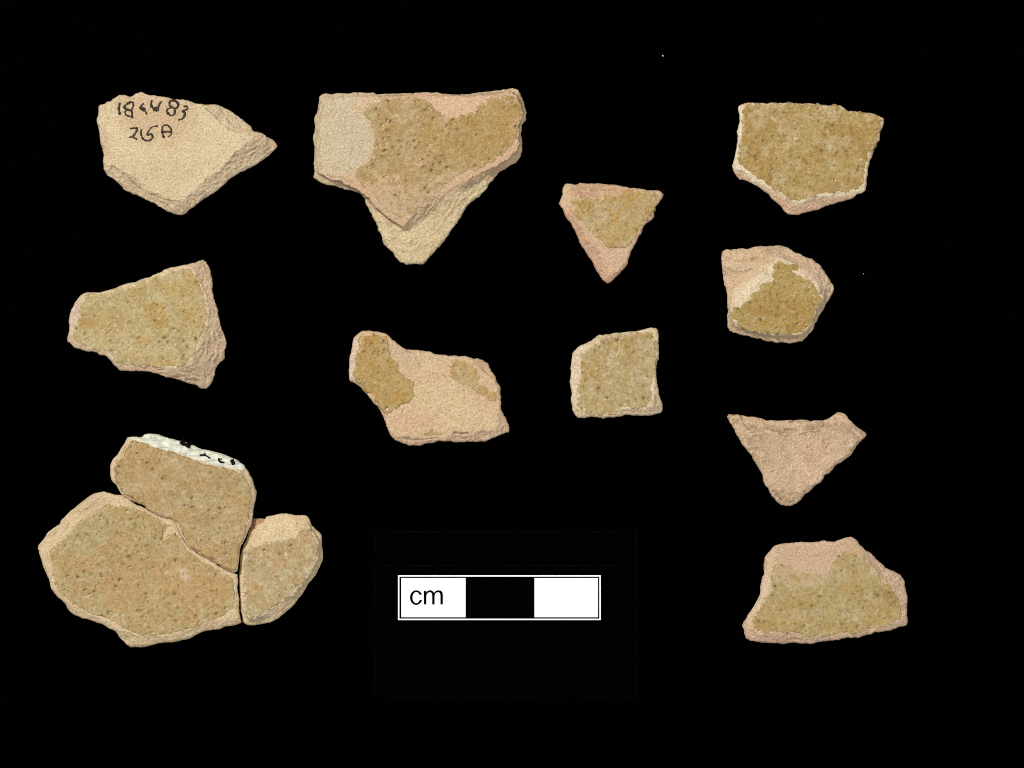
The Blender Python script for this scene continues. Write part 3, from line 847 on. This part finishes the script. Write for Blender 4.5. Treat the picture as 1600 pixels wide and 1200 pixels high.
S['hexagon'] = Sherd((1110, 370, 6.667),
    [(118,200),(125,160),(165,128),(200,138),(260,125),(330,125),(400,125),(460,108),(520,95),(600,93),(680,97),(740,93),(790,112),(830,130),(870,158),(920,172),(980,205),(1050,235),(1100,268),(1150,300),(1185,350),(1215,410),(1250,460),(1275,500),(1285,540),(1270,590),(1240,640),(1210,690),(1190,735),(1145,790),(1120,850),(1085,910),(1070,960),(1030,1010),(995,1050),(955,1090),(890,1092),(830,1105),(760,1102),(700,1103),(640,1090),(570,1088),(510,1065),(440,1055),(370,1030),(300,1015),(240,995),(200,980),(178,930),(175,850),(180,780),(180,700),(172,600),(155,520),(135,430),(122,330)],
    [(690,235),(780,250),(870,285),(960,360),(1070,430),(1130,540),(1180,640),(1115,740),(1075,870),(1000,975),(900,1015),(700,1020),(560,1012),(400,985),(290,930),(215,860),(212,770),(330,690),(415,590),(520,500),(630,410),(640,300)],
    levels=[(40, [(165,300),(190,210),(420,180),(700,150),(850,190),(1000,250),(1120,330),(1190,440),(1240,540),(1180,700),(1090,860),(1000,1020),(900,1060),(700,1060),(500,1030),(300,975),(205,930),(195,780),(200,640),(250,520),(330,400),(250,330)])],
    T=52, seed=73, clay=(0.54,0.47,0.32), brk=(0.515,0.385,0.255), edge=0.34, zlow=26, grain=1.2,
    label='six-sided sherd, olive glaze patch surrounded by wide bare chipped clay',
    regions=[([(620,290),(700,250),(660,400),(400,620),(250,760),(200,720),(260,560),(400,450)], (0.590,0.510,0.360), 7),
             ([(840,330),(960,380),(960,440),(860,390)], (0.60,0.53,0.38), 5), ([(500,90),(760,90),(700,190),(560,190)], (0.42,0.31,0.20), 8),
             ([(850,200),(1280,400),(1250,650),(1150,560),(960,400)], (0.530,0.390,0.275), 9)],
    glazes=[dict(p=[(700,255),(740,270),(790,300),(860,290),(905,310),(895,350),(835,350),(870,390),(940,420),(960,450),(1040,465),(1085,540),(1130,590),(1110,620),(1160,650),(1120,710),(1080,760),(1070,840),(1020,920),(960,980),(880,1000),(780,1010),(700,1005),(560,1000),(440,985),(340,960),(270,900),(290,865),(225,850),(220,780),(250,740),(310,755),(340,700),(420,640),(420,595),(500,560),(510,520),(590,470),(690,460),(640,420),(640,380),(690,350),(650,320)],
                 c1=(0.335,0.240,0.082), c2=(0.320,0.208,0.062), c3=(0.365,0.28,0.12), wear=0.10, spots=0.72, pale=0.5, patch=20, rag=1.2)],
    cracks=[([(360,240),(470,240)], 2.5, 2.2, 0.30), ([(430,330),(330,440),(230,540)], 2.0, 1.8, 0.16), ([(230,260),(420,250),(600,220),(740,170)], 2.2, 2.4, 0.16),
            ([(560,150),(650,130),(740,140)], 2, 1.4, 0.3), ([(270,930),(330,985)], -1.5, 1.2, 0)])

S['triangle_bare'] = Sherd((1120, 630, 6.4),
    [(105,145),(120,118),(170,115),(230,120),(290,132),(350,135),(420,148),(490,168),(580,170),(680,168),(760,172),(840,165),(900,175),(940,182),(990,168),(1060,168),(1110,155),(1160,130),(1200,98),(1235,90),(1270,108),(1310,150),(1360,195),(1410,238),(1450,268),(1490,290),(1498,312),(1475,350),(1440,385),(1405,420),(1370,470),(1310,540),(1260,570),(1210,605),(1150,660),(1110,700),(1078,715),(1065,760),(1020,795),(970,825),(920,880),(880,915),(850,950),(800,995),(750,1022),(690,1022),(640,1008),(590,990),(565,950),(520,880),(490,830),(465,780),(455,720),(420,660),(380,590),(350,530),(300,470),(260,420),(215,350),(180,280),(145,220)],
    [(290,275),(430,275),(520,270),(620,300),(740,320),(800,282),(920,268),(1060,255),(1180,222),(1250,250),(1340,290),(1400,360),(1350,440),(1260,530),(1130,640),(1060,700),(1035,755),(920,845),(800,935),(720,965),(640,900),(560,860),(505,760),(475,690),(420,590),(380,500),(355,400),(320,330)],
    T=42, dig=[([(230,125),(500,172),(900,178),(1180,125),(1215,205),(1060,240),(920,252),(780,285),(740,300),(620,285),(520,258),(300,262)], 5.0, 2.0)], seed=83, clay=(0.510,0.375,0.255), brk=(0.515,0.380,0.260), edge=0.40, zlow=9, grain=1.5, lam=1.2, mott=0.9,
    label='winged triangular sherd of bare brownish clay with no glaze left',
    regions=[([(380,300),(600,310),(750,460),(740,620),(800,700),(700,840),(520,760),(440,560)], (0.435,0.340,0.220), 14),
             ([(900,300),(1350,300),(1200,560),(900,800),(850,600)], (0.520,0.372,0.260), 16)],
    cracks=[([(280,240),(420,245),(560,240),(700,262),(780,258)], 3.2, 3.0, 0.40), ([(270,285),(430,285),(620,305),(760,315),(920,278),(1180,232),(1330,290)], -2.2, 2.2, 0), ([(850,245),(1000,240),(1180,205)], 2.4, 2.0, 0.35), ([(380,320),(430,330),(460,400),(430,480)], 1.6, 2.0, 0.35), ([(640,272),(750,262)], 2.0, 1.6, 0.5), ([(800,235),(920,222),(1060,215),(1180,200)], 1.6, 1.6, 0.2),
            ([(1210,225),(1290,260),(1360,290),(1410,350)], 2.2, 1.2, 0.35), ([(560,870),(600,930),(640,975)], 3.0, 1.4, 0.6), ([(370,340),(400,420),(400,480)], 1.8, 1.5, 0.4),
            ([(800,500),(920,515)], 1.2, 1.0, 0.3), ([(560,880),(680,900),(760,905)], 1.4, 1.0, 0.25), ([(250,250),(330,330),(350,420)], -2, 3, 0), ([(850,300),(880,320)], 1.5, 1, 0.4)])

S['lower_right'] = Sherd((1140, 820, 5.333),
    [(100,830),(125,790),(160,740),(195,690),(220,640),(245,590),(255,520),(270,450),(285,390),(282,330),(295,270),(320,230),(355,185),(400,162),(450,152),(540,145),(620,142),(700,143),(780,132),(830,142),(880,140),(930,120),(980,100),(1010,97),(1050,120),(1090,170),(1130,210),(1180,240),(1220,285),(1270,335),(1330,375),(1390,400),(1430,425),(1450,470),(1460,530),(1478,580),(1480,640),(1472,700),(1475,760),(1482,810),(1470,835),(1400,855),(1330,875),(1260,890),(1200,895),(1140,915),(1070,935),(980,940),(910,955),(820,962),(750,970),(690,985),(620,990),(540,982),(440,990),(380,985),(300,980),(220,975),(170,965),(135,940),(120,880)],
    [(345,300),(385,200),(450,175),(780,155),(900,160),(1000,125),(1060,175),(1110,250),(1170,340),(1260,450),(1340,515),(1400,600),(1425,700),(1430,790),(1300,850),(1130,890),(950,920),(750,930),(600,920),(500,895),(250,905),(190,870),(185,800),(240,680),(300,560),(335,420)],
    T=50, seed=97, clay=(0.470,0.345,0.228), brk=(0.485,0.355,0.250), edge=0.40, zlow=9,
    label='wide sherd at the lower right, olive glaze flaked to pink along its top',
    regions=[([(340,230),(370,200),(345,560),(240,740),(180,860),(140,800),(240,580),(290,380)], (0.54,0.42,0.30), 5),
             ([(480,260),(640,280),(860,230),(840,320),(740,420),(640,410),(500,350)], (0.475,0.345,0.235), 6)],
    glazes=[dict(p=[(370,350),(440,330),(500,370),(560,400),(650,420),(740,420),(820,390),(860,320),(900,260),(960,230),(1050,260),(1110,265),(1150,330),(1160,390),(1230,430),(1270,480),(1340,530),(1390,600),(1415,650),(1408,730),(1415,780),(1300,830),(1180,850),(1060,890),(900,900),(800,915),(700,925),(620,905),(540,885),(400,885),(270,885),(210,850),(195,800),(248,700),(305,580),(348,490),(350,400)],
                 worn=[([(350,320),(560,380),(760,430),(860,330),(960,220),(900,420),(700,520),(450,500),(360,480)],0.5)], c1=(0.345,0.268,0.118), c2=(0.345,0.242,0.090), c3=(0.375,0.305,0.165), wear=0.15, spots=0.45, pale=0.40, patch=34,
                 zones=[([(1180,480),(1330,520),(1340,640),(1200,600)], (0.30,0.215,0.09), 6)])],
    cracks=[([(640,290),(760,250),(880,220)], 1.6, 1.2, 0.2), ([(1180,300),(1280,420),(1400,480)], 1.4, 1.4, 0.12), ([(1120,240),(1170,330),(1260,440)], -1.5, 2.0, 0),
            ([(900,175),(980,150)], 1.6, 1.4, 0.25), ([(300,250),(290,360)], 1.6, 1.4, 0.12)])

PXC = (0, 0, 1.0)
S['mended_top'] = Sherd(PXC,
    [(200.8,684.2),(197.5,692.5),(191.7,700),(186.7,710),(179,717.5),(175,726.7),(174.7,740),(177.5,751.7),(185,758.3),(189.2,766.7),(193.3,773.3),(200,776.7),(206,780.5),(212,783),(226,783.5),(232,792.5),(243,801),(256.7,806.5),(268,809),(276,815),(279.5,824),(285,838),(297,853.5),(310,862),(322.5,869.5),(340.5,880),(354,888.7),(366,893.5),(370,891.5),(372.3,876),(374,856),(376.5,851),(384,837),(390,822),(394,810),(394.5,795),(398,780),(399.7,768),(395.8,758),(392.5,748),(386.7,738),(380,727.5),(370,721),(361.7,717),(353,713.5),(341.7,709.5),(328,706),(315,703.5),(303,699),(290,694),(280,690),(270,688),(258,685),(246.7,681),(235,679),(226.7,680.3),(221.7,685),(213,684),(206.7,684)],
    [(206,690),(226.7,695),(246.7,703),(266.7,707),(286.7,714),(303,721),(336.7,731),(363,734),(376,741),(386,751),(391,763),(392,777),(390,793),(388,812),(383,833),(373,853),(370.5,880),(366,890),(354,885),(340,876),(322,866),(298,851),(288,837),(283,824),(279,813),(262,805),(240,797),(225,788),(207,776),(196,769),(190,760),(184,752),(180,742),(181,727),(186,717),(193,706),(200,696)],
    T=62, seed=101, clay=(0.520,0.420,0.270), brk=(0.53,0.43,0.29), edge=0.50, zlow=34, inset=0.3, smax=0.8, grow=1.35, rag=0.6, rnd=1.4,
    label='upper sherd of the three fitted together, with white painted strip on its top edge',
    glazes=[dict(p=[(208,692),(226.7,697),(246.7,705),(266.7,709),(286.7,716),(303,723),(336.7,733),(363,737),(374,743),(383,753),(388,764),(389,777),(387,793),(385,812),(380,833),(371,853),(368.5,880),(365,888),(354,884),(340,875),(322,865),(299,850),(291,836),(287,824),(283,812),(262,803),(240,795),(225,786),(210,776),(198,768),(192,760),(186,752),(183,742),(185,727),(190,717),(197,706),(203,697)],
                 c1=(0.345,0.250,0.118), c2=(0.372,0.252,0.112), c3=(0.38,0.305,0.17), wear=0.09, spots=0.62, pale=0.35, patch=40, rag=1.4, swell=4.0)],
    cracks=[([(205,783),(222,789),(228,789)], 6, 1.5, 0.4)])

S['mended_big'] = Sherd(PXC,
    [(62.5,853),(68.3,845),(76.7,833),(86.7,825),(95,820),(97.5,813),(108,803),(121.7,791.7),(136.7,779),(148,771.7),(163,769),(173,773),(188,774.7),(194,774.5),(200,779),(208,786.5),(215,791),(222,792.5),(232,797.5),(243,804.5),(257,809.8),(269,812.2),(275,819),(278.5,829.5),(284,841.5),(296.5,857),(309,865.5),(321,872.3),(339,882.7),(353,891.7),(366,897),(371,897.5),(370.2,905),(370.5,918),(372,936),(372.7,957),(375,969),(376,971.5),(367.5,975),(354,977),(337.5,982),(324,982.5),(309,988.5),(297,995),(288,998),(272,1001),(245,1004),(225.5,1009),(204.5,1009.5),(197,1003),(189.5,996),(182,985),(173,981),(161,973.5),(143,967),(129.5,964.5),(116,958.5),(108.5,951),(105.5,943.5),(93.5,933),(81.5,919.5),(80,906),(72.5,891),(66.5,876),(62,858)],
    [(80,858),(88,852),(105,837),(126.7,813),(143,805),(165,793),(178,786),(196.7,789),(216.7,796),(236.7,804),(250,811),(262,816),(273,822),(277,833),(283,845),(295,860),(320,876),(338,886),(352,895),(364,901),(367,918),(368.5,936),(368,955),(371,966),(350,966),(330,972),(300,983),(270,990),(245,993),(222,993),(200,988),(182,979),(164,968),(140,960),(125,952),(110,941),(96.5,928),(86,916),(86,900),(82,877)],
    T=60, seed=109, clay=(0.530,0.420,0.270), brk=(0.52,0.415,0.265), edge=0.48, zlow=32, inset=0.3, grow=1.2, rag=0.7, rnd=1.4,
    label='biggest, lower left sherd of the three fitted together, tan glaze with a pale broken rim',
    regions=[([(62,850),(100,815),(150,770),(180,772),(172,790),(140,803),(105,838),(80,858),(86,905),(70,890)], (0.535,0.430,0.275), 4),
             ([(135,775),(165,768),(175,785),(145,800),(128,808)], (0.49,0.375,0.255), 5)],
    glazes=[dict(p=[(82,860),(90,853),(106,839),(128,815),(145,807),(160,797),(168,791),(180,794),(196,793),(216,799),(236,807),(250,815),(262,821),(252,838),(246,846),(256,846),(266,836),(274,834),(281,848),(293,863),(318,880),(336,890),(350,899),(361,906),(363,920),(364,936),(362,948),(350,956),(330,966),(305,976),(270,984),(245,989),(224,988),(204,982),(186,972),(168,961),(144,955),(128,947),(113,937),(99,926),(89,914),(89,900),(85,877)],
                 c1=(0.350,0.258,0.112), c2=(0.380,0.255,0.115), c3=(0.375,0.305,0.160), wear=0.13, spots=0.60, pale=0.42, patch=46, rag=1.4, swell=3.4,
                 zones=[([(250,860),(350,900),(350,940),(290,950),(240,900)], (0.405,0.258,0.118), 12), ([(100,850),(170,800),(200,820),(120,880)], (0.355,0.285,0.140), 10),
                        ([(280,888),(300,895),(297,912),(283,905)], (0.47,0.38,0.26), 3)])],
    dig=[([(259,820),(273,822),(270,834),(256,842),(250,848)], 2.4, 2.0)],
    cracks=[([(62,856),(90,832),(120,806),(150,785)], 1.6, 1.4, 0.14), ([(100,826),(125,800),(150,783)], -1.6, 2.0, 0), ([(175,981),(200,1000)], 1.6, 1.4, 0.12)])

S['mended_right'] = Sherd(PXC,
    [(374.3,903),(375.5,888),(377.5,868),(381.5,854),(384.5,847),(387.5,841),(391,828),(395.5,812.5),(405,811.5),(416,812),(418,807.5),(426.7,806.7),(436.7,803),(450,803.7),(461.7,806),(476.7,806),(482.5,811.7),(486.7,821.7),(496.7,830),(501.7,838),(502.5,850),(504,867),(503,876),(496.5,888),(492,898.5),(480,912),(471,928.5),(459,943.5),(447,955.5),(435,964.5),(423,970.5),(409.5,973.5),(397.5,975.8),(385.5,975),(381,970.5),(379,958.5),(377,942),(375.8,924),(374.5,909)],
    [(389,851),(411.7,848),(430,843),(446.7,841.7),(461.7,836.7),(466.7,828),(475,821.7),(484,822),(492,832),(496,842),(498,858),(496,875),(486,894),(473,913),(455,930),(437,941),(424,952),(409.5,963),(390,967.5),(383.5,957),(381,937.5),(379.5,907.5),(381,885),(383.5,862)],
    levels=[(51, [(379,890),(382,862),(389,842),(397,830),(408,818),(418,811),(436,806),(462,809),(480,813),(490,829),(499,842),(501,866),(493,888),(472,922),(447,950),(424,965),(390,971),(381,957),(379,930)])],
    T=60, seed=127, clay=(0.535,0.445,0.290), brk=(0.545,0.430,0.268), edge=0.48, zlow=44, lam=0.45, inset=0.3, grow=0.9, rag=0.7, rnd=1.8,
    label='small right-hand sherd of the three fitted together, smooth cream break above its tan glaze',
    regions=[([(383,845),(378,880),(376,930),(380,972),(388,966),(382,930),(383,880),(390,850)], (0.60,0.51,0.35), 2.5),
             ([(393,812),(415,811),(400,826),(388,842)], (0.36,0.20,0.12), 2.0)],  # reddish brown tint, darkened to paint in the shade on the low break
    glazes=[dict(p=[(390,854),(411.7,851),(430,846),(446.7,845),(462,840),(468,831),(476,826),(486,829),(493,840),(495,856),(493,872),(483,891),(470,909),(453,925),(440,935),(424,948),(408,959),(392,963),(387,955),(384,937),(382.5,907),(384,885),(386,864)],
                 c1=(0.355,0.272,0.140), c2=(0.400,0.280,0.140), c3=(0.40,0.335,0.205), wear=0.20, spots=0.40, pale=0.6, patch=26, rag=1.4, swell=2.0)],
    cracks=[([(440,938),(452,930),(462,926)], 2.0, 1.4, 0.25)])

for key in S:
    S[key].build()

# handwriting on the inscribed sherd
fi = lambda P: np.array([(170 + a / 11.4286, 145 + b / 11.4286) for a, b in P])
for glyph in (
        [([(210, 185), (200, 240), (190, 300), (212, 400)], 4.0), ([(172, 285), (185, 310), (212, 330)], 2.0)],
        [([(455, 190), (400, 175), (340, 205), (288, 265), (330, 300), (400, 320), (440, 270), (455, 185)], 3.6),
         ([(340, 300), (300, 350), (320, 400), (380, 430), (420, 425)], 3.2), ([(400, 310), (430, 370), (420, 430), (445, 460)], 3.6)],
        [([(640, 195), (600, 230), (575, 270), (600, 310), (650, 330)], 3.6), ([(590, 260), (640, 290), (670, 350), (688, 395)], 3.0), ([(600, 300), (670, 280)], 2.6)],
        [([(785, 140), (765, 190), (775, 250), (820, 300), (875, 330)], 4.2), ([(955, 160), (920, 200), (895, 260), (880, 335)], 4.4), ([(815, 275), (885, 275)], 3.4)],
        [([(1130, 270), (1095, 230), (1105, 165), (1170, 145), (1235, 185), (1245, 245), (1200, 285), (1130, 270), (1060, 300), (1045, 345), (1110, 410), (1170, 400), (1190, 340), (1180, 285)], 4.0)],
        [([(1340, 255), (1400, 250), (1405, 300), (1330, 335), (1365, 370), (1350, 440), (1300, 480), (1245, 490)], 3.6)],
        [([(390, 650), (450, 640), (520, 640), (500, 700), (440, 790)], 3.2), ([(370, 800), (440, 798), (515, 840)], 3.0)],
        [([(600, 650), (585, 700), (600, 790), (640, 850)], 3.2)],
        [([(640, 850), (720, 862), (790, 810), (770, 745), (700, 755), (720, 690), (770, 625), (830, 605), (890, 600)], 3.2)],
        [([(970, 600), (965, 700), (980, 780), (1010, 800)], 3.8), ([(975, 590), (1050, 585), (1110, 640), (1130, 700), (1115, 760), (1065, 795)], 3.4),
         ([(985, 720), (1040, 700), (1125, 705)], 3.4)]):
    S['inscribed'].write('ink_character', glyph, fi)

# white number strip painted along the broken edge, with remains of black lettering
S['mended_top'].skin('white_paint_strip',
    [(201.5,685.5),(207,685),(214,685),(222,686),(227,681.5),(235,680.2),(246.7,682.2),(258,686),(270,689),(280,691),(290,695),(303,700),(315,704.5),(328,707),(341.7,710.5),(353,714.5),(361.7,718),(370,722),(379,728),(384,735),(373,733.5),(363,732),(350,729.5),(336.7,726),(320,721),(303,716.5),(286.7,711),(276,707),(266.7,703.5),(255,702),(246.7,699),(236,694.5),(226.7,691.5),(216,688.5),(207,686.5)],
    M_PAINT, 0.9, 0.7)
fk = lambda P: np.array(P, float)
for glyph in (
        [([(282, 690), (288, 694), (298, 698)], 6.5)], [([(313, 711.5), (320, 711), (329, 716)], 2.6), ([(317, 711), (322, 708.5)], 2.2)],
        [([(342, 716), (344, 721), (351, 722.5)], 3.2), ([(347, 716.5), (343, 718)], 2.2)], [([(362, 718), (366, 726)], 6.2)]):
    S['mended_top'].write('ink_mark', glyph, fk, 2.6, 8, M_MARK)

# two specks of lint on the cloth
for k, (px_, py_, sx, sy, lab) in enumerate(((1035.6, 87.2, 1.5, 1.3, 'pale lint speck on the cloth near the top edge'),
                                            (1349.5, 427.9, 0.45, 0.9, 'tiny faint lint speck on the cloth right of the six-sided sherd'))):
    rnd = random.Random(k + 4)
    V = []; F = []
    rings, segs = 4, 8
    V.append((0, 0, sx * 1.2 * PX))
    for r in range(1, rings):
        a = math.pi * r / rings
        for q in range(segs):
            b = 2 * math.pi * q / segs
            j = 0.75 + 0.5 * rnd.random()
            V.append((math.sin(a) * math.cos(b) * sx * j * PX, math.sin(a) * math.sin(b) * sy * j * PX, (math.cos(a) * sx + 0.2) * j * PX))
    V.append((0, 0, -sx * PX))
    T3 = [(0, 1 + q, 1 + (q + 1) % segs) for q in range(segs)]
    F = [(1 + r * segs + q, 1 + (r + 1) * segs + q, 1 + (r + 1) * segs + (q + 1) % segs, 1 + r * segs + (q + 1) % segs) for r in range(rings - 2) for q in range(segs)]
    T3 += [(len(V) - 1, 1 + (rings - 2) * segs + (q + 1) % segs, 1 + (rings - 2) * segs + q) for q in range(segs)]
    o = link_mesh('lint_speck', V, F, T3, M_LINT)
    o.location = ((px_ - 800) * PX, (600 - py_) * PX, 0.012)
    o['label'] = lab
    o['category'] = 'lint'
    o['group'] = 'lint specks on the cloth'

scn.render.engine = 'CYCLES'
scn.cycles.pixel_filter_type = 'BLACKMAN_HARRIS'
scn.cycles.filter_width = 1.0
scn.render.resolution_x = 1024
scn.render.resolution_y = 768
